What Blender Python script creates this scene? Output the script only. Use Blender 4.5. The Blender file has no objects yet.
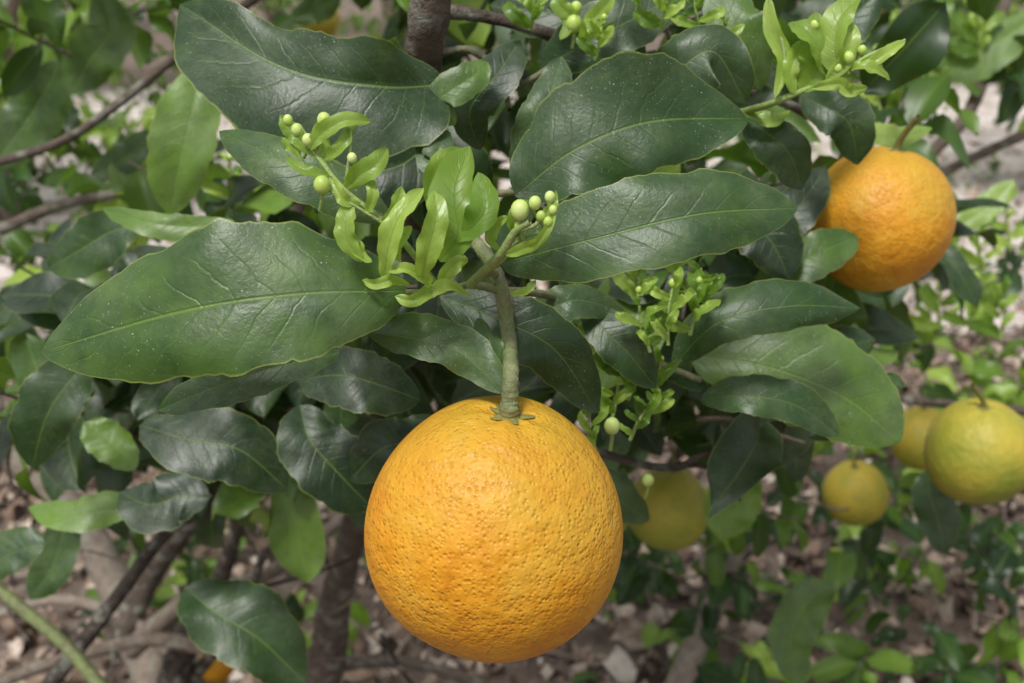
import bpy, math, random
import numpy as np
from mathutils import Vector, Euler
random.seed(7); rng=np.random.default_rng(7)
sc=bpy.context.scene
# ---------------------------------------------------------------- camera
PITCH=math.radians(22); CAMZ=1.15; FPX=35/36*1024
cd=bpy.data.cameras.new("camera"); cam=bpy.data.objects.new("camera",cd); sc.collection.objects.link(cam)
cam.location=(0,0,CAMZ); cam.rotation_euler=(math.pi/2-PITCH,0,0)
cd.lens=35; cd.sensor_width=36; cd.clip_start=0.02; cd.clip_end=600
cd.dof.use_dof=True; cd.dof.focus_distance=0.325; cd.dof.aperture_fstop=13.5
sc.camera=cam
EYE=np.array([0,0,CAMZ]); R_=np.array([1.,0,0]); U_=np.array([0,math.sin(PITCH),math.cos(PITCH)]); F_=np.array([0,math.cos(PITCH),-math.sin(PITCH)])
def P(u,v,d):   # survey measurement (bearing + distance from the tripod) -> world metres
    return EYE+F_*d+R_*((u-512)/FPX*d)-U_*((v-341.5)/FPX*d)
def unP(p):
    q=p-EYE; d=q@F_; return 512+(q@R_)/d*FPX, 341.5-(q@U_)/d*FPX, d
def nz(v):
    return v/np.maximum(np.linalg.norm(v,axis=-1,keepdims=True),1e-9)
# ---------------------------------------------------------------- mesh accumulator
class Acc:
    def __init__(s): s.V=[];s.F=[];s.U=[];s.T=[];s.n=0
    def add(s,V,F,UV,t):
        s.V.append(V); s.F.append(F+s.n); s.U.append(UV); s.T.append(np.broadcast_to(t,(len(V),)).astype(float)); s.n+=len(V)
    def build(s,name,mat,parent=None):
        V=np.concatenate(s.V);F=np.concatenate(s.F);U=np.concatenate(s.U);T=np.concatenate(s.T)
        me=bpy.data.meshes.new(name); me.vertices.add(len(V)); me.vertices.foreach_set("co",V.astype(np.float32).ravel())
        me.loops.add(F.size); me.loops.foreach_set("vertex_index",F.astype(np.int32).ravel())
        me.polygons.add(len(F)); me.polygons.foreach_set("loop_start",np.arange(0,F.size,4,dtype=np.int32))
        me.update(calc_edges=True)
        uv=me.uv_layers.new(name="UVMap"); uv.data.foreach_set("uv",U[F.ravel()].astype(np.float32).ravel())
        a=me.attributes.new("tint",'FLOAT','POINT'); a.data.foreach_set("value",T.astype(np.float32))
        me.polygons.foreach_set("use_smooth",np.ones(len(F),dtype=bool))
        me.materials.append(mat); me.validate(); me.update()
        ob=bpy.data.objects.new(name,me); sc.collection.objects.link(ob)
        if parent: ob.parent=parent
        return ob
def empty(name):
    e=bpy.data.objects.new(name,None); e.empty_display_size=0.1; sc.collection.objects.link(e); return e
def gridF(ns,nt):
    i,j=np.meshgrid(np.arange(ns),np.arange(nt),indexing='ij'); a=(i*(nt+1)+j).ravel()
    return np.stack([a,a+nt+1,a+nt+2,a+1],1)
def catmull(pts,n):
    p=np.array(pts,float); p=np.vstack([2*p[0]-p[1],p,2*p[-1]-p[-2]]); m=len(p)-3
    out=[]
    for t in np.linspace(0,m,n):
        k=min(int(t),m-1); f=t-k; a,b,c,d=p[k:k+4]
        out.append(.5*((2*b)+(c-a)*f+(2*a-5*b+4*c-d)*f*f+(3*b-a-3*c+d)*f**3))
    return np.array(out)
def prof(s):
    s=np.clip(s,0,1); w=s**0.62*(1-s)**0.58; w=w/0.437
    return w*(1-.35*np.exp(-((1-s)/.06)**2))      # slightly drawn-out tip
# ---------------------------------------------------------------- tubes
def tube(acc,pts,radii,segs=10,n=None,tint=0.5,rough=0.0):
    n=n or max(8,len(pts)*7)
    C=catmull(pts,n); r=np.interp(np.linspace(0,1,n),np.linspace(0,1,len(radii)),radii)
    T=nz(np.gradient(C,axis=0)); ref=np.array([0.31,0.77,0.2]); A=nz(np.cross(T,ref)); B=np.cross(T,A)
    th=np.linspace(0,2*np.pi,segs+1)
    rr=r[:,None]*np.ones(segs+1)[None]
    if rough:
        k=rng.normal(0,rough,(n,segs+1)); k[:,-1]=k[:,0]; rr=rr*(1+k)
    V=C[:,None,:]+rr[...,None]*(np.cos(th)[None,:,None]*A[:,None,:]+np.sin(th)[None,:,None]*B[:,None,:])
    L=np.cumsum(np.r_[0,np.linalg.norm(np.diff(C,axis=0),axis=1)])
    UV=np.stack(np.broadcast_arrays(L[:,None],th[None,:]/6.2832),-1).reshape(-1,2)
    acc.add(V.reshape(-1,3),gridF(n-1,segs),UV,tint)
def limb(acc,pp,wpx,segs=12,tint=.5,rough=.05):
    pts=[P(*q) for q in pp]; rad=[w*.5*q[2]/FPX for w,q in zip(wpx,pp)]
    tube(acc,pts,rad,segs=segs,tint=tint,rough=rough,n=len(pp)*10)
# ---------------------------------------------------------------- hand-shaped leaves
leafA=Acc(); youngA=Acc(); stemA=Acc(); barkA=Acc(); budA=Acc()
def leaf(pp,wa,wb,tint=.2,roll=0.,fold=.18,wave=.10,curl=.15,acc=None,ns=48,nt=16,up=.3,freq=1.6):
    acc=acc or leafA
    C=catmull([P(*q) for q in pp],ns+1); s=np.linspace(0,1,ns+1)
    T=nz(np.gradient(C,axis=0)); V=nz(EYE-C)+up*np.array([0,0,1.]); N=nz(V-(V*T).sum(1)[:,None]*T); W=np.cross(N,T)
    c,sn=math.cos(roll),math.sin(roll); N,W=N*c+W*sn, W*c-N*sn
    d=((C-EYE)@F_).mean(); sc_=d/FPX/max(abs(c),.35)
    t=np.linspace(-1,1,nt+1); w=prof(s)
    ph=rng.uniform(0,6.28,4)
    edge=1+0.035*np.sin(s*6.28*4.3+ph[0])+0.02*np.sin(s*6.28*9+ph[1]); 
    wmax=(wa+wb)/2*sc_
    half=np.where(t[None]>0,wa,wb)*sc_*w[:,None]*np.abs(t)[None]
    half=half*(1+(edge[:,None]-1)*np.abs(t)[None]**4)
    ser=np.where(np.abs(t)>.99,rng.normal(0,.013,(ns+1,nt+1)),0); half=half*(1+ser)
    at=np.abs(t)[None]; env=np.sin(np.pi*s)[:,None]**.5
    h=wmax*w[:,None]*(fold*at - curl*at**2)
    side=np.sign(t)[None]
    h=h+wmax*wave*env*at**2*(np.sin(s[:,None]*6.28*freq+ph[2]+side*1.1)+.45*np.sin(s[:,None]*6.28*freq*2.3+ph[3]-side*.7))
    h=h+wmax*.07*env*at*np.sin(s[:,None]*11+at*3+ph[0])
    h=h+wmax*.014*env*np.sin((s[:,None]*8-at*1.3)*6.28+ph[1])*at*(1-at)*2.
    Vt=C[:,None,:]+W[:,None,:]*(half*side)[...,None]+N[:,None,:]*h[...,None]
    UV=np.stack(np.broadcast_arrays(s[:,None],(t[None]+1)/2),-1).reshape(-1,2)
    acc.add(Vt.reshape(-1,3),gridF(ns,nt),UV,tint)
# ---------------------------------------------------------------- leaf templates for foliage
def template(ns,nt,wid,bend,fold,wave,twist,seed):
    r=np.random.default_rng(seed); s=np.linspace(0,1,ns+1); t=np.linspace(-1,1,nt+1); w=prof(s)*wid
    x=np.sin(s*bend)/max(bend,1e-3) if bend>1e-3 else s; z0=-(1-np.cos(s*bend))/max(bend,1e-3)
    y=w[:,None]*t[None]; at=np.abs(t)[None]
    h=w[:,None]*(fold*at)+wid*wave*at**2*np.sin(s[:,None]*9+r.uniform(0,6)+t[None])
    tw=(s-.3)*twist; Y=y*np.cos(tw)[:,None]-h*np.sin(tw)[:,None]; Z=y*np.sin(tw)[:,None]+h*np.cos(tw)[:,None]+z0[:,None]
    X=np.broadcast_to(x[:,None],Y.shape)
    UV=np.stack(np.broadcast_arrays(s[:,None],(t[None]+1)/2),-1).reshape(-1,2)
    return np.stack([X,Y,Z],-1).reshape(-1,3),gridF(ns,nt),UV
TM=[template(10,6,rng.uniform(.19,.29),rng.uniform(.2,1.3),rng.uniform(.1,.55),rng.uniform(.1,.5),rng.uniform(-.8,.8),i) for i in range(14)]
TL=[template(4,2,rng.uniform(.2,.28),rng.uniform(.2,1.),rng.uniform(.1,.5),.1,rng.uniform(-.4,.4),i) for i in range(8)]
TD=[template(5,3,rng.uniform(.18,.32),rng.uniform(.3,2.2),rng.uniform(.2,.9),.5,rng.uniform(-1.5,1.5),i) for i in range(10)]
def place(acc,TS,pos,T,N,L,tint):
    T=nz(T); N=nz(N-(N*T).sum(1)[:,None]*T); W=np.cross(N,T)
    k=rng.integers(0,len(TS),len(pos))
    for q,(v,f,uv) in enumerate(TS):
        m=np.where(k==q)[0]
        if not len(m): continue
        V=pos[m][:,None]+L[m][:,None,None]*(v[None,:,0:1]*T[m][:,None]+v[None,:,1:2]*W[m][:,None]+v[None,:,2:3]*N[m][:,None])
        n=len(v); FF=(f[None]+(np.arange(len(m))*n)[:,None,None]).reshape(-1,4)
        acc.add(V.reshape(-1,3),FF,np.tile(uv,(len(m),1)),np.repeat(tint[m],n))
# fruits: u,v,dist,radius px, green amount
FR=[(494,527,.34,127.5,.0),(879,220,.58,70,.04),(979,452,.80,52,.75),(921,438,1.15,31,.68),(855,493,1.2,32,.68),(668,508,.9,41,.76),
    (606,512,.62,25,.8),(320,20,1.6,20,.6),(126,172,1.6,20,.6),(217,664,1.5,18,.0),(880,-2,1.6,15,.2)]
def twigs(acc,sacc,pts,dirs,nl,L,tlo,thi,guard=True,TS=None,thick=.0016):
    pos=[];TT=[];NN=[];LL=[];tt=[]
    for p,d in zip(pts,dirs):
        d=nz(d); n=random.randint(*nl); sp=random.uniform(.012,.02)*L/.085; q=np.array(p,float); path=[q.copy()]
        base=random.uniform(tlo,thi); young=random.random()<.2
        a0=random.uniform(0,6.28); ref=np.array([.2,.3,.93]); A=nz(np.cross(d,ref)); B=np.cross(d,A); loc=[]
        for k in range(n):
            d=nz(d+rng.normal(0,.12,3)+np.array([0,0,.02])); q=q+d*sp; path.append(q.copy())
            a=a0+k*2.4; rad=math.cos(a)*A+math.sin(a)*B
            ld=nz(d*random.uniform(.3,.9)+rad*.85+np.array([0,0,-.2])+rng.normal(0,.12,3))
            loc.append((q+rad*.003,ld,nz(np.array([0,-.25,1.])+d*.25+rng.normal(0,.4,3)),L*random.uniform(.6,1.12)*(.6+.4*min(1,(n-k)/2)),
                 min(1,base+random.uniform(-.1,.14)+(.6*(k/n) if young else 0))))
        keep=[]
        for l in loc:
            good=True
            if guard:
                for f in (.0,.5,1.):
                    u,v,dd=unP(l[0]+l[1]*l[3]*f)
                    if dd<.45: good=False
                    for (fu,fv,fd,fr,_) in FR[:8]:
                        if dd<fd and math.hypot(u-fu,v-fv)<fr*1.12+l[3]*.16*FPX/dd: good=False
            if good: keep.append(l)
        if len(keep)>=n*.5:
            tube(sacc,path,[thick,thick*.6],segs=5,n=len(path)*2,tint=.6)
            for l in keep:
                pos.append(l[0]);TT.append(l[1]);NN.append(l[2]);LL.append(l[3]);tt.append(l[4])
    if pos: place(acc,TS or TM,np.array(pos),np.array(TT),np.array(NN),np.array(LL),np.array(tt))
# ---------------------------------------------------------------- node helpers
def newmat(name):
    m=bpy.data.materials.new(name); m.use_nodes=True; nt=m.node_tree; nt.nodes.clear(); return m,nt
class NB:
    def __init__(s,nt): s.nt=nt
    def n(s,t,**k):
        x=s.nt.nodes.new(t)
        for a,b in k.items(): setattr(x,a,b)
        return x
    def l(s,a,b): s.nt.links.new(a,b)
    def put(s,sock,v):
        if isinstance(v,bpy.types.NodeSocket): s.l(v,sock)
        else: sock.default_value=v
    def m(s,op,a,b=0.,c=0.,clamp=False):
        x=s.n('ShaderNodeMath',operation=op,use_clamp=clamp)
        s.put(x.inputs[0],a); s.put(x.inputs[1],b); s.put(x.inputs[2],c); return x.outputs[0]
    def mix(s,f,a,b,bt='MIX'):
        x=s.n('ShaderNodeMix',data_type='RGBA',blend_type=bt); s.put(x.inputs[0],f); s.put(x.inputs[6],a); s.put(x.inputs[7],b); return x.outputs[2]
    def mr(s,v,a,b,c=0.,d=1.):
        x=s.n('ShaderNodeMapRange'); s.put(x.inputs[0],v); x.inputs[1].default_value=a;x.inputs[2].default_value=b;x.inputs[3].default_value=c;x.inputs[4].default_value=d; return x.outputs[0]
    def noise(s,vec,scale,detail=3,rough=.5):
        x=s.n('ShaderNodeTexNoise'); s.l(vec,x.inputs['Vector']); x.inputs['Scale'].default_value=scale; x.inputs['Detail'].default_value=detail; x.inputs['Roughness'].default_value=rough; return x.outputs['Fac']
    def ramp(s,f,stops):
        x=s.n('ShaderNodeValToRGB'); s.put(x.inputs[0],f); e=x.color_ramp.elements
        while len(e)<len(stops): e.new(.5)
        for k,(p,c) in enumerate(stops): e[k].position=p; e[k].color=(*c,1)
        return x.outputs[0]
def leafmat(name,lod=2,trans=.18,rough=.33):     # lod 2: close leaves, 1: young shoots, 0: distant foliage
    m,nt=newmat(name); b=NB(nt)
    uv=b.n('ShaderNodeUVMap').outputs[0]; sx=b.n('ShaderNodeSeparateXYZ'); b.l(uv,sx.inputs[0]); s,t=sx.outputs[0],sx.outputs[1]
    ob=b.n('ShaderNodeTexCoord').outputs['Object']
    at=b.n('ShaderNodeAttribute',attribute_name='tint').outputs['Fac']
    mm=b.m('MULTIPLY',b.m('ABSOLUTE',b.m('SUBTRACT',t,.5)),2.)
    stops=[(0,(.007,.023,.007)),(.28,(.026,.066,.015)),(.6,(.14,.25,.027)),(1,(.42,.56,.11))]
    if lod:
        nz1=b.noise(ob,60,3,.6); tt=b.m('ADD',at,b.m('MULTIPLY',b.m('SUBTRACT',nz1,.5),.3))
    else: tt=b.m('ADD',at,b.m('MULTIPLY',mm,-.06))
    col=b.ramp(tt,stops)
    mid=b.mr(mm,.012,.05 if lod<2 else .035,1.,0.)
    if lod:
        ph=b.m('ADD',b.m('SUBTRACT',b.m('MULTIPLY',s,10.),b.m('MULTIPLY',mm,1.7)),b.m('MULTIPLY',nz1,.8))
        fr=b.m('ABSOLUTE',b.m('SUBTRACT',b.m('FRACT',ph),.5))
        vein=b.m('MULTIPLY',b.mr(fr,.0,.07,1.,0.),b.mr(mm,.4,.9,1.,.0))
        col=b.mix(b.m('MULTIPLY',vein,.09),col,(.15,.25,.05,1))
    col=b.mix(b.m('MULTIPLY',mid,.42),col,(.19,.31,.06,1))
    if lod==2:
        col=b.mix(b.m('MULTIPLY',b.mr(mm,.968,.99),.6),col,(.27,.31,.06,1))
        col=b.mix(b.m('MULTIPLY',b.mr(b.noise(ob,90,4,.7),.5,.75),.3),col,(.085,.14,.018,1))
        # sooty patches and streaky dusty film
        col=b.mix(b.m('MULTIPLY',b.mr(b.noise(ob,70,5,.75),.54,.7),.4),col,(.012,.022,.010,1))
        dust=b.m('MULTIPLY',b.mr(b.noise(ob,24,5,.7),.44,.72),b.mr(b.noise(ob,420,3,.7),.3,.7,.3,1.))
        col=b.mix(b.m('MULTIPLY',dust,.3),col,(.25,.29,.21,1))
        gate=b.mr(b.noise(ob,35,2),.42,.58)
        for sc_,th,pr,cc,am in ((260,.085,.82,(.6,.63,.55,1),.65),(600,.15,.76,(.55,.58,.48,1),.6),(1000,.22,.7,(.45,.5,.38,1),.45),(75,.05,.8,(.16,.10,.03,1),.8)):
            vo=b.n('ShaderNodeTexVoronoi'); b.l(ob,vo.inputs['Vector']); vo.inputs['Scale'].default_value=sc_
            cs=b.n('ShaderNodeSeparateColor'); b.l(vo.outputs['Color'],cs.inputs[0])
            on=b.m('MULTIPLY',b.mr(vo.outputs['Distance'],th*.6,th,1.,0.),b.m('GREATER_THAN',cs.outputs[0],pr))
            col=b.mix(b.m('MULTIPLY',b.m('MULTIPLY',on,gate),am),col,cc)
    back=b.n('ShaderNodeNewGeometry').outputs['Backfacing']
    colb=b.mix(.5,col,(.14,.22,.06,1)); col2=b.mix(back,col,colb)
    pr=b.n('ShaderNodeBsdfPrincipled'); b.l(col2,pr.inputs['Base Color']); pr.inputs['Specular IOR Level'].default_value=.52
    rgh=b.m('ADD',b.m('ADD',rough,b.m('MULTIPLY',nz1,.12) if lod else .05),b.m('MULTIPLY',back,.2))
    if lod==2: rgh=b.m('ADD',rgh,b.m('MULTIPLY',dust,.15))
    b.l(rgh,pr.inputs['Roughness'])
    if lod:
        hb=b.m('ADD',b.m('MULTIPLY',vein,-.3),b.m('MULTIPLY',mid,-.7))
        if lod==2: hb=b.m('ADD',hb,b.m('MULTIPLY',b.noise(ob,700,3,.6),.45))
        hb=b.m('ADD',hb,b.m('MULTIPLY',b.noise(ob,120,2),.7))
        bp=b.n('ShaderNodeBump'); bp.inputs['Strength'].default_value=.5; bp.inputs['Distance'].default_value=.0008; b.l(hb,bp.inputs['Height']); b.l(bp.outputs[0],pr.inputs['Normal'])
    tr=b.n('ShaderNodeBsdfTranslucent'); b.l(b.mix(.5,b.mix(1.,col,(2.2,2.4,1.2,1),'MULTIPLY'),(.16,.31,.015,1)),tr.inputs[0])
    mx=b.n('ShaderNodeMixShader'); mx.inputs[0].default_value=trans; b.l(pr.outputs[0],mx.inputs[1]); b.l(tr.outputs[0],mx.inputs[2])
    o=b.n('ShaderNodeOutputMaterial'); b.l(mx.outputs[0],o.inputs[0]); return m
def simplemat(name,stops,scale,rough=.8,bs=.5,bd=.003,coord='Object',byt=True,scale2=None,spec=.4,mott=None,det=4):
    m,nt=newmat(name); b=NB(nt); ob=b.n('ShaderNodeTexCoord').outputs[coord]
    n1=b.noise(ob,scale,det,.65); f=n1
    if byt:
        at=b.n('ShaderNodeAttribute',attribute_name='tint').outputs['Fac']; f=b.m('ADD',at,b.m('MULTIPLY',b.m('SUBTRACT',n1,.5),.9))
    col=b.ramp(f,stops)
    if mott: col=b.mix(b.m('MULTIPLY',b.mr(b.noise(ob,mott[0],4,.6),.52,.64),mott[1]),col,(*mott[2],1))
    pr=b.n('ShaderNodeBsdfPrincipled'); b.l(col,pr.inputs['Base Color']); pr.inputs['Roughness'].default_value=rough; pr.inputs['Specular IOR Level'].default_value=spec
    if bs:
        bp=b.n('ShaderNodeBump'); bp.inputs['Strength'].default_value=bs; bp.inputs['Distance'].default_value=bd; b.l(b.noise(ob,scale2 or scale*2.5,det,.7),bp.inputs['Height']); b.l(bp.outputs[0],pr.inputs['Normal'])
    o=b.n('ShaderNodeOutputMaterial'); b.l(pr.outputs[0],o.inputs[0]); return m
def orangemat(name,green):
    m,nt=newmat(name); b=NB(nt); ob=b.n('ShaderNodeTexCoord').outputs['Object']
    sx=b.n('ShaderNodeSeparateXYZ'); b.l(ob,sx.inputs[0])
    big=b.noise(ob,24,4,.6); med=b.noise(ob,130,5,.7); fine=b.noise(ob,650,3,.6)
    f=b.m('ADD',b.m('MULTIPLY',big,.6),b.m('MULTIPLY',med,.4))
    col=b.ramp(f,[(.36,(.55,.205,.008)),(.5,(.66,.295,.014)),(.62,(.72,.38,.035))])
    rus=b.m('MULTIPLY',b.mr(b.noise(ob,44,8,.85),.50,.66),.5); col=b.mix(rus,col,(.43,.205,.022,1))
    vf=b.n('ShaderNodeTexVoronoi'); b.l(ob,vf.inputs['Vector']); vf.inputs['Scale'].default_value=280
    cf=b.n('ShaderNodeSeparateColor'); b.l(vf.outputs['Color'],cf.inputs[0])
    col=b.mix(b.m('MULTIPLY',b.m('MULTIPLY',b.mr(vf.outputs['Distance'],.08,.22,1.,0.),b.m('GREATER_THAN',cf.outputs[0],.84)),.45),col,(.30,.14,.012,1))
    g0=b.mr(b.m('ADD',sx.outputs[2],b.m('MULTIPLY',b.m('SUBTRACT',big,.5),.06)),.006,.044); col=b.mix(b.m('MULTIPLY',g0,.62),col,(.43,.29,.025,1))
    if green>.1:
        col=b.mix(min(1,green*1.2),col,(.53,.42,.055,1))
        gm=b.mr(b.m('ADD',b.m('ADD',b.noise(ob,20,5,.65),green-.5),b.m('MULTIPLY',sx.outputs[2],-3.)),.42,.95)
        col=b.mix(b.m('MULTIPLY',gm,min(1,.3+green)),col,(.18,.24,.025,1))
    vo=b.n('ShaderNodeTexVoronoi'); b.l(ob,vo.inputs['Vector']); vo.inputs['Scale'].default_value=600
    pit=b.mr(vo.outputs['Distance'],.0,.5,1.,0.)
    cs=b.n('ShaderNodeSeparateColor'); b.l(vo.outputs['Color'],cs.inputs[0])
    col=b.mix(b.m('MULTIPLY',b.m('MULTIPLY',pit,cs.outputs[0]),.35),col,(.38,.14,.0,1))
    h=b.m('ADD',b.m('MULTIPLY',b.m('MULTIPLY',pit,b.m('ADD',.4,cs.outputs[1])),-.9),b.m('ADD',b.m('MULTIPLY',b.noise(ob,190,3,.5),2.8),b.m('MULTIPLY',fine,.35)))
    bp=b.n('ShaderNodeBump'); bp.inputs['Strength'].default_value=.62; bp.inputs['Distance'].default_value=.0007; b.l(h,bp.inputs['Height'])
    pr=b.n('ShaderNodeBsdfPrincipled'); b.l(col,pr.inputs['Base Color']); b.l(b.mr(med,.3,.7,.42,.56),pr.inputs['Roughness']); pr.inputs['Specular IOR Level'].default_value=.4
    b.l(bp.outputs[0],pr.inputs['Normal'])
    o=b.n('ShaderNodeOutputMaterial'); b.l(pr.outputs[0],o.inputs[0]); return m
M_leaf=leafmat("citrus_leaf",2); M_young=leafmat("young_leaf",1,trans=.4,rough=.3); M_far=leafmat("foliage_leaf",0,trans=.32,rough=.36)
M_bark=simplemat("bark",[(0,(.03,.022,.017)),(.45,(.13,.098,.075)),(1,(.34,.28,.23))],70,.85,.9,.004,mott=(45,.6,(.28,.29,.24)))
M_twig=simplemat("twig_bark",[(0,(.04,.03,.022)),(.45,(.14,.105,.08)),(1,(.34,.28,.23))],70,.85,0,det=2)
M_stem=simplemat("green_stem",[(0,(.07,.065,.04)),(.45,(.16,.18,.08)),(1,(.28,.4,.1))],160,.6,.8,.0014,mott=(190,.5,(.28,.24,.15)))
M_calyx=simplemat("calyx_rind",[(0,(.10,.075,.03)),(.5,(.20,.19,.05)),(1,(.30,.28,.09))],220,.7,.8,.001)
M_bud=simplemat("bud",[(0,(.25,.38,.06)),(.5,(.42,.55,.12)),(1,(.66,.72,.34))],200,.4,.2,.0005)
M_lit=simplemat("dry_leaf",[(0,(.06,.038,.026)),(.35,(.19,.125,.09)),(.65,(.40,.30,.235)),(1,(.62,.55,.48))],60,.8,0,det=2)
# ---------------------------------------------------------------- fruits
POLE=None
def fruit(u,v,d,rpx,green,tilt,seed):
    global POLE
    R=rpx*d/FPX; c=P(u,v,d); r=np.random.default_rng(seed)
    ns,nt=90,120; th=np.linspace(0,np.pi,ns+1); ph=np.linspace(0,2*np.pi,nt+1)
    TH,PH=np.meshgrid(th,ph,indexing='ij')
    rad=1+.012*np.sin(TH*2)*np.cos(PH*2+r.uniform(0,6))+.012*np.sin(TH)**2*np.cos(PH*3+r.uniform(0,6))+.006*np.sin(TH)*np.cos(PH*5+1)
    rad=rad-.06*np.exp(-(TH/.15)**2)-.018*np.exp(-(TH/.4)**2)*(1+.6*np.cos(PH*6+1)) - .03*np.exp(-((np.pi-TH)/.2)**2)
    V=np.stack([rad*np.sin(TH)*np.cos(PH),rad*np.sin(TH)*np.sin(PH),1.04*rad*np.cos(TH)],-1).reshape(-1,3)*R
    a=Acc(); a.add(V,gridF(ns,nt),np.stack([TH,PH],-1).reshape(-1,2),.5)
    ob=a.build("orange_fruit",orangemat("orange_peel",green)); ob.location=c; ob.rotation_euler=tilt
    pole=np.array(Euler(tilt).to_matrix()@Vector((0,0,R*1.0)))+c
    if POLE is None: POLE=pole
    ca=Acc(); th2=np.linspace(0,2*np.pi,61); rr=np.linspace(0,1,7)
    lobe=(1+.25*np.cos(5*th2)+.1*np.cos(11*th2+1)+.08*np.cos(3*th2))
    RR=rr[:,None]*lobe[None]*R*.14; zz=R*.965+R*.035*(1-rr[:,None]**2)+R*.025*rr[:,None]**3*lobe[None]
    V=np.stack([RR*np.cos(th2),RR*np.sin(th2),np.broadcast_to(zz,RR.shape)],-1).reshape(-1,3)
    ca.add(V,gridF(6,60),np.zeros((len(V),2)),.5)
    tube(ca,[np.array([0,0,R*.93]),np.array([.0,0,R*1.03]),np.array([.002,.002,R*1.2]),np.array([.006,.01,R*1.5])] if seed else [np.array([0,0,R*.93]),np.array([0,0,R*.99]),np.array([0,0,R*1.05])],[R*.075,R*.055,R*.045,R*.04] if seed else [R*.10,R*.085,R*.065],segs=10,tint=.3,rough=.05)
    ca.build("calyx",M_calyx,ob)
    return ob
for i,(u,v,d,r,g) in enumerate(FR):
    fruit(u,v,d,r,g,(math.radians(random.uniform(-8,8)) if i else math.radians(0),math.radians(random.uniform(-12,12)) if i else math.radians(7),random.uniform(0,6) if i else 0),i)
# ---------------------------------------------------------------- branches of the near tree
limb(barkA,[(255,800,1.46),(318,690,1.32),(335,600,1.2),(362,500,1.0),(400,330,.72),(418,180,.56),(424,60,.44),(440,-60,.40)],[60,40,32,28,28,30,38,44],tint=.3,rough=.07)
limb(barkA,[(230,800,1.46),(160,690,1.5),(112,580,1.6),(60,495,1.6),(-30,430,1.6)],[60,40,34,30,26],tint=.7)
limb(barkA,[(20,720,.9),(60,672,.9),(115,600,.9),(172,528,.9),(250,492,.85),(310,430,.8)],[20,17,15,13,10,6],tint=.05)
limb(stemA,[(-20,575,.8),(30,615,.8),(70,650,.8),(120,710,.8)],[12,13,13,14],tint=.5)
limb(barkA,[(130,650,1.4),(190,600,1.35),(270,572,1.3),(352,512,1.2)],[22,18,15,12],tint=.6)
limb(barkA,[(240,780,1.46),(300,680,1.45),(400,662,1.5),(500,690,1.5)],[26,18,13,9],tint=.4)
limb(barkA,[(200,790,1.46),(175,700,1.4),(185,640,1.35),(215,590,1.3),(240,520,1.2)],[50,36,28,20,14],tint=.1)
limb(barkA,[(-20,690,1.3),(60,660,1.3),(150,640,1.3),(215,650,1.3)],[14,13,14,16],tint=.5)
limb(barkA,[(-20,620,1.5),(60,600,1.5),(130,620,1.5),(180,660,1.5)],[10,11,12,16],tint=.75)
limb(barkA,[(190,680,1.4),(240,620,1.3),(262,560,1.2),(300,520,1.1),(320,470,1.)],[14,11,9,7,5],tint=.15)
limb(barkA,[(640,780,1.45),(685,670,1.5),(722,590,1.5),(745,535,1.5),(730,470,1.45)],[34,26,22,18,14],tint=.8)
limb(barkA,[(860,390,.86),(890,397,.86),(945,404,.86),(1040,412,.86)],[6,8,9,10],tint=.2)
limb(barkA,[(560,440,.56),(640,464,.55),(680,466,.55),(715,452,.55),(800,456,.58)],[9,8,8,7,4],tint=.1)
limb(barkA,[(680,464,.55),(712,470,.58),(740,500,.62)],[6,5,3],tint=.1)
limb(barkA,[(-30,170,.8),(60,142,.8),(120,102,.8),(185,50,.8),(280,-20,.8)],[9,9,9,9,9],tint=.35)
limb(barkA,[(1060,120,1.3),(990,150,1.3),(930,180,1.3),(850,230,1.2)],[10,10,9,6],tint=.5)
limb(barkA,[(890,200,1.4),(935,150,1.4),(975,100,1.4),(1010,-20,1.4)],[12,13,13,15],tint=.45)
limb(barkA,[(120,640,1.5),(160,560,1.5),(280,400,1.3),(300,200,1.2)],[28,24,18,14],tint=.25)
limb(barkA,[(0,230,1.1),(60,205,1.1),(130,190,1.1),(200,160,1.1)],[12,11,9,6],tint=.4)
limb(barkA,[(520,620,1.3),(640,500,1.1),(700,420,.9),(760,300,.8)],[14,11,9,6],tint=.3)
limb(barkA,[(850,140,.60),(860,152,.59),(872,164,.585)],[13,11,8],tint=.3)
limb(barkA,[(860,150,.60),(800,110,.55),(740,90,.5),(640,60,.47),(500,20,.45),(430,10,.44)],[9,9,9,10,12,16],tint=.2)
for k in range(54):
    u=random.uniform(-20,420) if k%3 else random.uniform(600,1040); v=random.uniform(380,690); d=random.uniform(.9,1.6); a=random.uniform(0,6.28); L=random.uniform(60,190)
    q=[(u,v,d)]
    for j in range(3):
        a+=random.uniform(-.5,.5); q.append((q[-1][0]+math.cos(a)*L/3,q[-1][1]+math.sin(a)*L/3,d+random.uniform(-.05,.05)*j))
    if all(math.hypot(x[0]-f[0],x[1]-f[1])>f[3]+12 for x in q for f in FR[2:6]): limb(barkA,q,[5,4,3,2],tint=random.uniform(.0,.6),segs=6)
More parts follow.
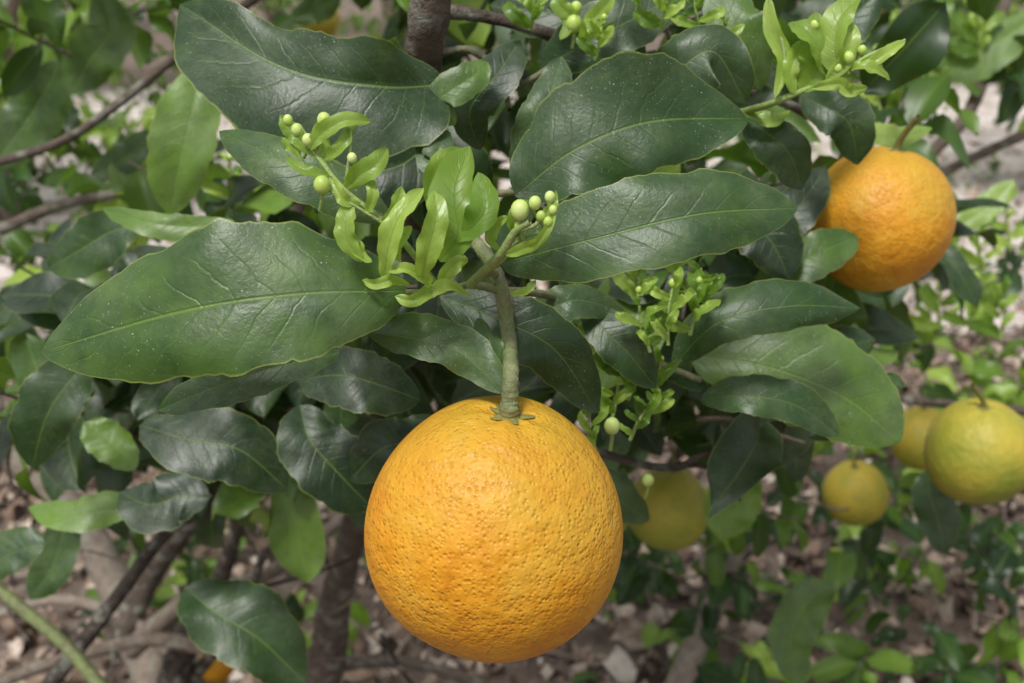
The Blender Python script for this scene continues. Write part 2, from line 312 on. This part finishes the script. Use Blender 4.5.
# fruiting stem
pu,pv,pd=unP(POLE)
limb(stemA,[(418,120,.50),(448,205,.40),(475,240,.36),(497,275,.348),(508,330,.350),((pu+512)/2,372,pd+.001),(pu,pv-12,pd),(pu,pv+1,pd)],[20,15,13,15,15,16,17,21],tint=.48,rough=.08)
limb(stemA,[(500,290,.348),(470,285,.34),(440,292,.32),(405,292,.315)],[9,7,7,6],tint=.5)
limb(stemA,[(497,275,.348),(488,270,.335),(500,263,.325)],[8,8,6],tint=.5)
limb(stemA,[(448,205,.40),(490,195,.40),(517,192,.385)],[9,8,6],tint=.35)
limb(stemA,[(420,70,.46),(440,90,.43),(447,96,.41)],[9,8,6],tint=.3)
limb(stemA,[(440,110,.45),(470,100,.44),(520,85,.43),(560,60,.43)],[10,8,7,5],tint=.2)
limb(stemA,[(420,60,.46),(470,50,.45),(500,80,.44),(510,110,.43)],[9,8,7,5],tint=.15)
limb(stemA,[(500,290,.36),(560,300,.40),(620,345,.44),(700,380,.46)],[9,8,7,6],tint=.3)
limb(stemA,[(620,345,.44),(655,375,.43),(680,360,.42)],[6,5,5],tint=.4)
# ---------------------------------------------------------------- individually shaped leaves
H=leaf
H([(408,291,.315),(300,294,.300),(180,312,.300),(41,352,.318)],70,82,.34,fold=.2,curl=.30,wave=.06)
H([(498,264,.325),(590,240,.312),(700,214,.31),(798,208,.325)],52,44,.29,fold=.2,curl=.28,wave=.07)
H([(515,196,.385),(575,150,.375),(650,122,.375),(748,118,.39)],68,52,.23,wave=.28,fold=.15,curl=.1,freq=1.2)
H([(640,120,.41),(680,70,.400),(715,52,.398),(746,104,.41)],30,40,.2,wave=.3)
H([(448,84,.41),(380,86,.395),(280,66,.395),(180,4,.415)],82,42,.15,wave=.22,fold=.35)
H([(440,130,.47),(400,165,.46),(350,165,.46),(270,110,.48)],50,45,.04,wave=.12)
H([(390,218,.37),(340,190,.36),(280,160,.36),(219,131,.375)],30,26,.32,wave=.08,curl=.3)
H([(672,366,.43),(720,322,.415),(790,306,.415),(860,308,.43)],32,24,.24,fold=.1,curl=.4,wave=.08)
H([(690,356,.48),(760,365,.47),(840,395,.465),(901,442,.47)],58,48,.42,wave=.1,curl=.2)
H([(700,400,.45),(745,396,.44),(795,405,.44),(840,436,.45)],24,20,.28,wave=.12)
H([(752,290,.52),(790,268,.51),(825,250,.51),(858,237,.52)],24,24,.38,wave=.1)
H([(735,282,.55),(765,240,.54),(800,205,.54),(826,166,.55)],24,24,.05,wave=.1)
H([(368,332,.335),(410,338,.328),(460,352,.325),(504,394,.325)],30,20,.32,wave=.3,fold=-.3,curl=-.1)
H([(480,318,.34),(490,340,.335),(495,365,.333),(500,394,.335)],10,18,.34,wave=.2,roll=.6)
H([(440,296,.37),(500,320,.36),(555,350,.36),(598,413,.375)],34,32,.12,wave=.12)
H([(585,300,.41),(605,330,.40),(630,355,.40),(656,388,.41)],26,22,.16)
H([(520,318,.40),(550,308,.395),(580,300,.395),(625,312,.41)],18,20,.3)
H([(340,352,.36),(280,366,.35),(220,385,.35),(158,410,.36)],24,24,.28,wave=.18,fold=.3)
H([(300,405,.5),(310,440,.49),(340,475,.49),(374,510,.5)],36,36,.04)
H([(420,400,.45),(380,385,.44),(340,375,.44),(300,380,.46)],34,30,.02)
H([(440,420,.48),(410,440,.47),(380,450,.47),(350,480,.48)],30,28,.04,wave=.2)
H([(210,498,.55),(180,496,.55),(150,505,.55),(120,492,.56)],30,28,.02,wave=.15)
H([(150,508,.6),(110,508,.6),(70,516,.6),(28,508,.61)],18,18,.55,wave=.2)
H([(140,425,.5),(190,440,.49),(240,450,.49),(288,490,.5)],36,38,.0)  # darkest tint of the mid-left leaves: interior shade put into their colour
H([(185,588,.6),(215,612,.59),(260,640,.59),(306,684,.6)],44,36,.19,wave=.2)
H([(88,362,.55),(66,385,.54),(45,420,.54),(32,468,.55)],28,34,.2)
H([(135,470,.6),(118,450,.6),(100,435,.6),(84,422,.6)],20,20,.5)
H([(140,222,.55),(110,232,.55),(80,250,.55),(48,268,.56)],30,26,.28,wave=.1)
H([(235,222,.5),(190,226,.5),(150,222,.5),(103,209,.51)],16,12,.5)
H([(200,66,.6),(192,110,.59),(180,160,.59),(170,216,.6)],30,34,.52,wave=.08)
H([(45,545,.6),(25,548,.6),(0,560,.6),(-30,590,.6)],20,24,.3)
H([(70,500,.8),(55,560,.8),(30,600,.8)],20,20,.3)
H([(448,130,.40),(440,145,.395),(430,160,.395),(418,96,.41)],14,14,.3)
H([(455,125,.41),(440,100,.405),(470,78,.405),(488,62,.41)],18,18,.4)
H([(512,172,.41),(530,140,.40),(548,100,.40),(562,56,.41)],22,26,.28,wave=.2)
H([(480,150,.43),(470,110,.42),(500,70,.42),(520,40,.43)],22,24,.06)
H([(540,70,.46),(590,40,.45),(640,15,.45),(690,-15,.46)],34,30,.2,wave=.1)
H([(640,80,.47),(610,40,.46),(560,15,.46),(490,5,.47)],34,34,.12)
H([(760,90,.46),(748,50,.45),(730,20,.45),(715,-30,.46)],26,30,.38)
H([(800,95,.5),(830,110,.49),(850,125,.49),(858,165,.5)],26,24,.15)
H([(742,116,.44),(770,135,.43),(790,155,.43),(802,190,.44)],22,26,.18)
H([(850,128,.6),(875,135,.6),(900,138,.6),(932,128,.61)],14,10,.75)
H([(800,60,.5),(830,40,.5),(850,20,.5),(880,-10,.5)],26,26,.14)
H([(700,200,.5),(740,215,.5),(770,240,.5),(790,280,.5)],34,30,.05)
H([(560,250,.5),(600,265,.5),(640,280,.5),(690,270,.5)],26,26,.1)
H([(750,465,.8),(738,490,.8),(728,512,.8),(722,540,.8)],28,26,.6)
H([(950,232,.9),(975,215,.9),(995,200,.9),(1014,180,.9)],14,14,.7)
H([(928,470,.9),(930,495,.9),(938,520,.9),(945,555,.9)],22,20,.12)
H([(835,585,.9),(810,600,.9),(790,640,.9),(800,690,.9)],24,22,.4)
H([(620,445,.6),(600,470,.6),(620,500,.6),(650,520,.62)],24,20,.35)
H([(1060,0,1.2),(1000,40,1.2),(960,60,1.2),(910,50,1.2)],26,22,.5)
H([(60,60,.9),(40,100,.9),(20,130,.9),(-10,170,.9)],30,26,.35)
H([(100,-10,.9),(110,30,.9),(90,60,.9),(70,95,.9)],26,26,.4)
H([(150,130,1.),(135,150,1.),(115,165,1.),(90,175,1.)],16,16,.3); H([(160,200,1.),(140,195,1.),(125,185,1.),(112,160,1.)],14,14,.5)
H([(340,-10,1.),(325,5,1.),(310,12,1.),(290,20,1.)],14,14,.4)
# young shoots with flower buds
sph_t=np.linspace(0,np.pi,9); sph_p=np.linspace(0,2*np.pi,15)
def bud(u,v,d,r,tint=.5):
    R=r*d/FPX; TH,PH=np.meshgrid(sph_t,sph_p,indexing='ij')
    V=np.stack([np.sin(TH)*np.cos(PH),np.sin(TH)*np.sin(PH),1.15*np.cos(TH)],-1).reshape(-1,3)*R+P(u,v,d)
    budA.add(V,gridF(8,14),np.zeros((len(V),2)),tint)
    tube(stemA,[P(u,v,d),P(u,v+r*1.6,d+.002),P(u+random.uniform(-4,4),v+r*3,d+.005)],[R*.35,R*.25,R*.25],segs=6,n=6,tint=.9)
def sstem(*q,w=6,tint=.85): limb(stemA,list(q),[w,w*.85,w*.6] ,segs=8,tint=tint,rough=.02)
def Y(pp,wa,wb,tint=.85,**k):
    k.setdefault('wave',.3); k.setdefault('fold',.45); k.setdefault('freq',random.uniform(1,2.2)); k.setdefault('roll',random.uniform(-.5,.5)); leaf(pp,wa,wb,tint,acc=youngA,ns=24,nt=8,**k)
sstem((440,290,.32),(395,232,.305),(345,190,.30),(312,150,.30),w=7)
sstem((345,190,.30),(350,150,.298),(352,122,.296),w=4); sstem((330,172,.30),(322,160,.30),(300,125,.30),w=4)
sstem((395,232,.305),(370,215,.30),(325,188,.298),w=4)
for q in ((322,185,.297,8.5),(324,120,.297,7),(352,125,.297,5),(297,130,.3,6),(288,120,.3,5),(308,140,.298,6),(366,170,.3,5),(352,158,.298,5)): bud(*q,tint=random.uniform(.3,.8))
Y([(310,150,.298),(320,135,.296),(345,120,.295),(371,122,.298)],9,8,.8); Y([(345,190,.3),(360,175,.297),(375,165,.297),(388,148,.3)],12,10,.75)
Y([(316,156,.3),(300,140,.3),(290,128,.3),(280,115,.3)],9,8,.7); Y([(300,160,.3),(294,150,.3),(288,144,.3),(282,138,.3)],7,6,.8)
Y([(322,160,.3),(335,152,.298),(345,140,.297),(350,128,.298)],7,7,.75); Y([(330,175,.3),(312,172,.298),(300,168,.298),(286,158,.3)],7,6,.7)
Y([(360,205,.3),(345,200,.298),(338,190,.298),(330,175,.3)],6,6,.85); Y([(380,225,.303),(392,215,.3),(398,200,.3),(402,186,.3)],7,6,.8)
Y([(365,215,.3),(372,200,.298),(372,188,.298),(366,176,.3)],6,6,.8); Y([(318,158,.3),(325,145,.3),(318,132,.3),(322,118,.3)],6,6,.85)
Y([(362,262,.3),(348,240,.298),(346,220,.298),(352,202,.3)],11,10,.8); Y([(372,262,.3),(360,255,.3),(352,240,.3),(345,228,.3)],7,7,.85)
Y([(385,280,.305),(388,250,.298),(400,215,.296),(424,188,.3)],11,11,.9,fold=.5,roll=.3)
Y([(420,282,.305),(428,250,.298),(436,220,.296),(434,190,.3)],13,12,.82,fold=.5,roll=-.3)
Y([(440,262,.312),(458,235,.308),(455,190,.308),(470,146,.315)],26,18,.66,fold=.3,roll=0)
Y([(452,240,.31),(475,225,.305),(486,205,.305),(478,172,.31)],17,14,.6,roll=0)
Y([(440,210,.318),(432,190,.316),(440,165,.316),(462,148,.32)],12,12,.7)
Y([(430,285,.31),(425,278,.305),(405,268,.3),(388,272,.3)],7,6,.9); Y([(445,292,.315),(430,290,.31),(412,300,.305),(395,296,.305)],7,6,.85)
Y([(470,296,.32),(450,285,.31),(435,290,.31),(420,302,.31)],7,6,.85); Y([(410,285,.31),(392,280,.305),(375,284,.303),(362,280,.305)],5,5,.9)
Y([(440,290,.315),(445,275,.31),(458,262,.308),(468,262,.31)],7,7,.8); Y([(400,262,.305),(395,248,.3),(402,236,.3),(412,226,.3)],7,7,.85)
sstem((470,285,.33),(500,255,.312),(515,232,.305),(530,222,.302),w=10,tint=.75); sstem((515,232,.305),(535,225,.302),(548,212,.3),w=5); sstem((470,282,.33),(500,262,.315),(520,240,.31),(550,230,.31),w=5)
for q in ((520,210,.302,9.5),(535,203,.3,6.5),(550,197,.3,5.5),(541,216,.3,5),(553,210,.3,4.5),(520,226,.305,6),(548,222,.3,5)): bud(*q,tint=random.uniform(.2,.7))
Y([(505,255,.31),(520,250,.305),(540,240,.3),(556,212,.3)],6,5,.8); Y([(515,235,.31),(512,222,.305),(518,208,.303),(528,200,.302)],6,6,.75)
Y([(535,225,.303),(545,215,.3),(552,205,.3),(556,190,.3)],5,5,.8); Y([(500,250,.312),(490,240,.31),(496,225,.308),(508,216,.306)],6,6,.8)
Y([(510,292,.33),(518,294,.325),(528,290,.322),(536,280,.322)],5,5,.8)
# shoot, upper right
sstem((736,114,.44),(770,104,.41),(800,92,.40),(850,72,.39),w=8,tint=.9); sstem((850,68,.39),(870,55,.388),(905,40,.39),w=5,tint=.9); sstem((775,102,.41),(785,60,.40),(770,0,.40),w=5,tint=.9)
for pp,a,b_,t in (([(800,92,.40),(818,70,.395),(822,45,.395),(815,12,.4)],22,16,.68),([(775,98,.40),(785,60,.40),(772,30,.4),(768,-5,.4)],9,8,.85),([(842,76,.39),(835,50,.388),(840,20,.388),(862,-5,.39)],16,12,.8),
    ([(855,68,.39),(872,62,.386),(890,50,.386),(906,40,.39)],6,6,.95),([(830,80,.395),(820,50,.39),(805,30,.39),(790,22,.395)],12,11,.7),([(740,112,.43),(760,118,.425),(775,122,.425),(790,110,.43)],9,7,.75),
    ([(812,88,.39),(838,84,.385),(850,90,.385),(868,88,.39)],7,6,.85),([(825,82,.392),(845,60,.388),(850,40,.388),(852,22,.39)],9,9,.88),([(795,94,.40),(790,75,.398),(796,55,.398),(805,40,.4)],9,8,.8),([(850,70,.39),(862,66,.386),(878,70,.386),(890,80,.39)],6,6,.85)): Y(pp,a,b_,t)
for q in ((848,58,.388,6),(862,50,.388,4.5),(838,68,.39,5),(815,25,.39,5),(574,24,.44,8),(576,8,.44,6),(600,30,.44,5)): bud(*q)
Y([(580,45,.44),(590,25,.43),(600,12,.43),(614,-4,.44)],9,8,.85); Y([(560,40,.44),(572,20,.44),(560,5,.44),(556,-10,.44)],8,8,.75); 
# short leafy shoots
def sprig(u,v,d,h,n,seed,t=.78,lean=0,sz=1.):
    r=random.Random(seed); sstem((u,v,d),(u+lean*.5+r.uniform(-5,5),v-h*.5,d-.004),(u+lean,v-h,d-.006),w=4,tint=.9)
    for k in range(n):
        f=(k+.6)/n; uu=u+lean*f; vv=v-h*f; sd=1 if k%2 else -1; L=sz*r.uniform(16,34)*(1.2-f*.5); an=r.uniform(.2,1.3)
        dx=sd*math.sin(an)*L; dy=-math.cos(an)*L; cv=r.uniform(-.25,.25)*L
        Y([(uu,vv,d-.004),(uu+dx*.35-cv*.5,vv+dy*.3,d-.009),(uu+dx*.75-cv*.5,vv+dy*.65,d-.011),(uu+dx,vv+dy,d-r.uniform(.004,.012))],L*r.uniform(.14,.24),L*r.uniform(.14,.22),min(1,t+r.uniform(-.3,.2)))
    if r.random()<.6: bud(uu,vv-6,d-.006,r.uniform(3,5.5),r.uniform(.2,.8))
SP=[(612,420,.42,70,7,6),(598,455,.42,40,5,-10),(628,400,.42,56,6,14),(668,345,.40,60,6,5),(650,352,.40,60,6,-12),(690,335,.41,52,6,10),(636,300,.42,36,5,0),(630,440,.42,36,5,20),(706,308,.42,40,5,-5),
      (645,425,.43,30,4,14),(595,60,.43,40,5,10),(700,30,.44,30,5,-6),(880,110,.7,50,6,-10),(950,260,.95,60,7,8),(985,270,1.,50,7,-8),(250,60,.8,40,6,0),(300,345,.5,20,4,-8),(980,60,1.2,50,7,0),
      (640,10,.44,30,5,-5),(530,30,.43,30,5,4),(680,230,.45,26,5,4),(905,70,.8,50,6,0),(925,110,.9,40,6,6),(1000,340,1.,50,6,0),(40,40,.9,40,6,0),(230,200,.7,40,5,0),(800,470,.8,30,5,8),(280,90,.7,36,5,0),
      (690,295,.43,40,5,-14),(610,375,.43,40,5,-16),(655,398,.43,36,5,6),(600,345,.42,26,4,-6),(720,60,.44,40,5,6),(660,30,.44,36,5,8),(970,330,1.,50,6,6),(1010,250,1.1,50,6,-6),(940,330,1.1,40,6,0)]
for i,(u,v,d,h,n,ln) in enumerate(SP): sprig(u,v,d,h,n,i,lean=ln)
bud(612,426,.405,8,.6); bud(648,480,.5,6,.6); bud(290,440,.5,7,.5)
# ---------------------------------------------------------------- foliage mass of the near tree
fillA=Acc(); backA=Acc()
def region(u0,u1,v0,v1,d0,d1,n,nl,L,tlo,thi,acc=None):
    pts=[];dirs=[]
    for _ in range(n):
        pts.append(P(random.uniform(u0,u1),random.uniform(v0,v1),random.uniform(d0,d1)))
        dirs.append(np.array([random.uniform(-1,1),random.uniform(-1,.5),random.uniform(-.5,.8)]))
    twigs(acc or backA,barkA,pts,dirs,nl,L,tlo,thi)
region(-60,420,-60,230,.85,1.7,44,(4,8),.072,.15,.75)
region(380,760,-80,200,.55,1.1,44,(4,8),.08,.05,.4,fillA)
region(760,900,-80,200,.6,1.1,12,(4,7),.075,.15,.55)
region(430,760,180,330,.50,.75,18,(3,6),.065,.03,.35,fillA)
region(120,420,260,450,.62,.98,46,(4,8),.08,.0,.14,fillA)  # low tints paint the crown's interior shade into the leaf colour
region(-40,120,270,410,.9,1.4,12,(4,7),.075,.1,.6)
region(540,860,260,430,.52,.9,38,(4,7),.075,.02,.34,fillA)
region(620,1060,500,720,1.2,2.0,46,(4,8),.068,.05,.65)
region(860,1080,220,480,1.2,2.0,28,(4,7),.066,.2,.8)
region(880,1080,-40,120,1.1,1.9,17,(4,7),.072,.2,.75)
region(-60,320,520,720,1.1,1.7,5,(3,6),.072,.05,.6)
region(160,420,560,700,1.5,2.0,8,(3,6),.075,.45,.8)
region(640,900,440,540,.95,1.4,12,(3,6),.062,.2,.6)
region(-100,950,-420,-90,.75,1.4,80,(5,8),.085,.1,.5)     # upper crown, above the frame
tree=empty("orange_tree")
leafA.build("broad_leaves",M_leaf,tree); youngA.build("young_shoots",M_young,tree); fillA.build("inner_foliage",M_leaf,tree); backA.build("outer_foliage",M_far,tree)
stemA.build("green_stems",M_stem,tree); barkA.build("trunk_and_limbs",M_bark,tree); budA.build("flower_buds",M_bud,tree)
# ---------------------------------------------------------------- neighbouring trees
def bush(x,y,h,rad,n,seed,tl=(.15,.6),L=.085):
    r=np.random.default_rng(seed); e=empty("orange_tree"); b=Acc(); f=Acc()
    base=np.array([x,y,0.]); 
    for k in range(7):
        a=k*.9+r.uniform(0,.5); tip=base+np.array([math.cos(a)*rad*.65,math.sin(a)*rad*.65,h*r.uniform(.55,.85)])
        tube(b,[base+r.normal(0,.03,3)*[1,1,0],base+(tip-base)*[.25,.25,.35]+r.normal(0,.04,3),base+(tip-base)*[.6,.6,.7]+r.normal(0,.06,3),tip],[.045,.035,.02,.008],segs=7,tint=.5,rough=.06)
    nc=int(60*rad*rad*h/2); C=[]
    while len(C)<nc:
        q=r.uniform(-1,1,3); l=np.linalg.norm(q)
        if .45<l<1.0: C.append(q*r.uniform(.9,1.1))
    C=np.array(C); C=np.stack([x+C[:,0]*rad,y+C[:,1]*rad,h*.56+C[:,2]*h*.46],1); C=C[C[:,2]>.2]
    k=r.integers(0,len(C),n); off=r.normal(0,.10,(n,3)); pos=C[k]+off
    out=nz(pos-np.array([x,y,h*.45])); T=out*.5+r.normal(0,.6,(n,3))+np.array([0,0,-.15]); N=np.array([0,0,1.])+out*.5+r.normal(0,.4,(n,3))
    ct=r.uniform(tl[0],tl[1],len(C))[k]+r.normal(0,.07,n)
    place(f,TL,pos,T,N,L*r.uniform(.6,1.15,n),np.clip(ct,0,1))
    f.build("foliage",M_far,e); b.build("limbs",M_twig,e)
bush(-2.2,4.3,2.3,1.05,3600,1,(.2,.8)); bush(2.9,4.9,2.2,1.1,3200,2,(.25,.8)); bush(-.6,7.2,2.3,1.2,3000,3,(.25,.8)); bush(3.0,9.2,2.4,1.3,3000,4,(.25,.8)); bush(.9,9.0,2.3,1.2,2600,8,(.2,.7))
bush(-3.6,8.2,2.5,1.4,3000,5,(.2,.8)); bush(5.6,8.4,2.4,1.3,2200,6,(.3,.8)); bush(-6,11,2.6,1.6,2200,7,(.3,.8))
for i,xx in enumerate(range(-12,15,3)): bush(xx+random.uniform(-.4,.4),14+random.uniform(-.5,.5),2.9,1.7,1800,20+i,(.3,.7),L=.14)
# ---------------------------------------------------------------- ground, path, litter
def sheet(name,x0,x1,y0,y1,nx,ny,z,mat,edge=0.):
    a=Acc(); X,Yg=np.meshgrid(np.linspace(x0,x1,nx+1),np.linspace(y0,y1,ny+1),indexing='ij')
    if edge:
        w=(np.sin(X*1.3)+.6*np.sin(X*3.1+1)+.4*np.sin(X*7.3))*edge; t=(Yg-y0)/(y1-y0); Yg=Yg+w*(1-2*t)
    Z=np.full_like(X,z)
    a.add(np.stack([X,Yg,Z],-1).reshape(-1,3),gridF(nx,ny),np.stack([X,Yg],-1).reshape(-1,2),.5); return a.build(name,mat)
M_ground=simplemat("mulch_soil",[(.25,(.10,.07,.052)),(.5,(.23,.17,.135)),(.75,(.42,.345,.29))],14,.95,1.,.03,byt=False,scale2=60)
M_sand=simplemat("pale_sand",[(.3,(.36,.295,.26)),(.5,(.58,.505,.46)),(.68,(.74,.68,.64))],3.5,.95,.8,.02,byt=False,scale2=40,mott=(6,.5,(.24,.19,.14)))
sheet("ground",-150,150,-20,300,60,60,0,M_ground)
sheet("sandy_path",-25,25,2.85,8.6,200,12,.004,M_sand,.14)
lit=Acc(); n=15000
yy=.9+rng.beta(1.3,2.2,n)*6; xx=rng.uniform(-1,1,n)*(1.2+yy*.62); pos=np.stack([xx,yy,rng.uniform(.006,.035,n)],1)
keep=(yy<2.9)|(rng.random(n)<.36); pos=pos[keep]; n=len(pos)
T=rng.normal(0,1,(n,3))*[1,1,.18]; N=np.array([0,0,1.])+rng.normal(0,.45,(n,3))
place(lit,TD,pos,T,N,rng.uniform(.02,.078,n),rng.beta(2,2,n)); lit.build("leaf_litter",M_lit)
tw=Acc()
for k in range(360):
    y=random.uniform(1.,4.2); x=random.uniform(-1,1)*(1+y*.6); a=random.uniform(0,6.28); L=random.uniform(.06,.4); p=np.array([x,y,.02]); dd=np.array([math.cos(a),math.sin(a),0])*L
    tube(tw,[p,p+dd*.5+rng.normal(0,.012,3)*[1,1,.3],p+dd],[.004,.003,.0015],segs=5,n=7,tint=random.uniform(.1,.9))
tw.build("fallen_twigs",M_twig)
wd=Acc(); pos=[];T=[];N=[]
for k in range(190):
    y=random.uniform(1.3,6.5); x=random.uniform(-1,1)*(.8+y*.6)
    for j in range(random.randint(5,14)):
        a=random.uniform(0,6.28); pos.append((x+random.gauss(0,.05),y+random.gauss(0,.05),random.uniform(.01,.08))); T.append((math.cos(a),math.sin(a),random.uniform(.1,1.2))); N.append((random.gauss(0,.3),random.gauss(0,.3),1))
n=len(pos); place(wd,TL,np.array(pos),np.array(T),np.array(N),rng.uniform(.03,.07,n),rng.uniform(.35,.75,n)); wd.build("weeds",M_far)
# ---------------------------------------------------------------- daylight, thin overcast
w=bpy.data.worlds.new("World"); sc.world=w; w.use_nodes=True; nt=w.node_tree; nt.nodes.clear(); b=NB(nt)
EL=62; AZ=208
sky=b.n('ShaderNodeTexSky',sky_type='NISHITA'); sky.sun_disc=False; sky.sun_elevation=math.radians(EL); sky.sun_rotation=math.radians(AZ); sky.dust_density=3; sky.air_density=1.3
hs=b.n('ShaderNodeHueSaturation'); hs.inputs['Saturation'].default_value=.22; b.l(sky.outputs[0],hs.inputs['Color'])
bg=b.n('ShaderNodeBackground'); b.l(hs.outputs[0],bg.inputs[0]); bg.inputs[1].default_value=.138
o=b.n('ShaderNodeOutputWorld'); b.l(bg.outputs[0],o.inputs[0])
sd=bpy.data.lights.new("sun",'SUN'); sd.energy=3.1; sd.angle=math.radians(12); sd.color=(1,.975,.93); so=bpy.data.objects.new("sun",sd); sc.collection.objects.link(so)
az=math.radians(AZ); dirv=Vector((math.sin(az)*math.cos(math.radians(EL)),math.cos(az)*math.cos(math.radians(EL)),math.sin(math.radians(EL))))
so.rotation_euler=dirv.to_track_quat('Z','Y').to_euler()
sc.view_settings.view_transform='Standard'; sc.view_settings.look='None'; sc.view_settings.exposure=0
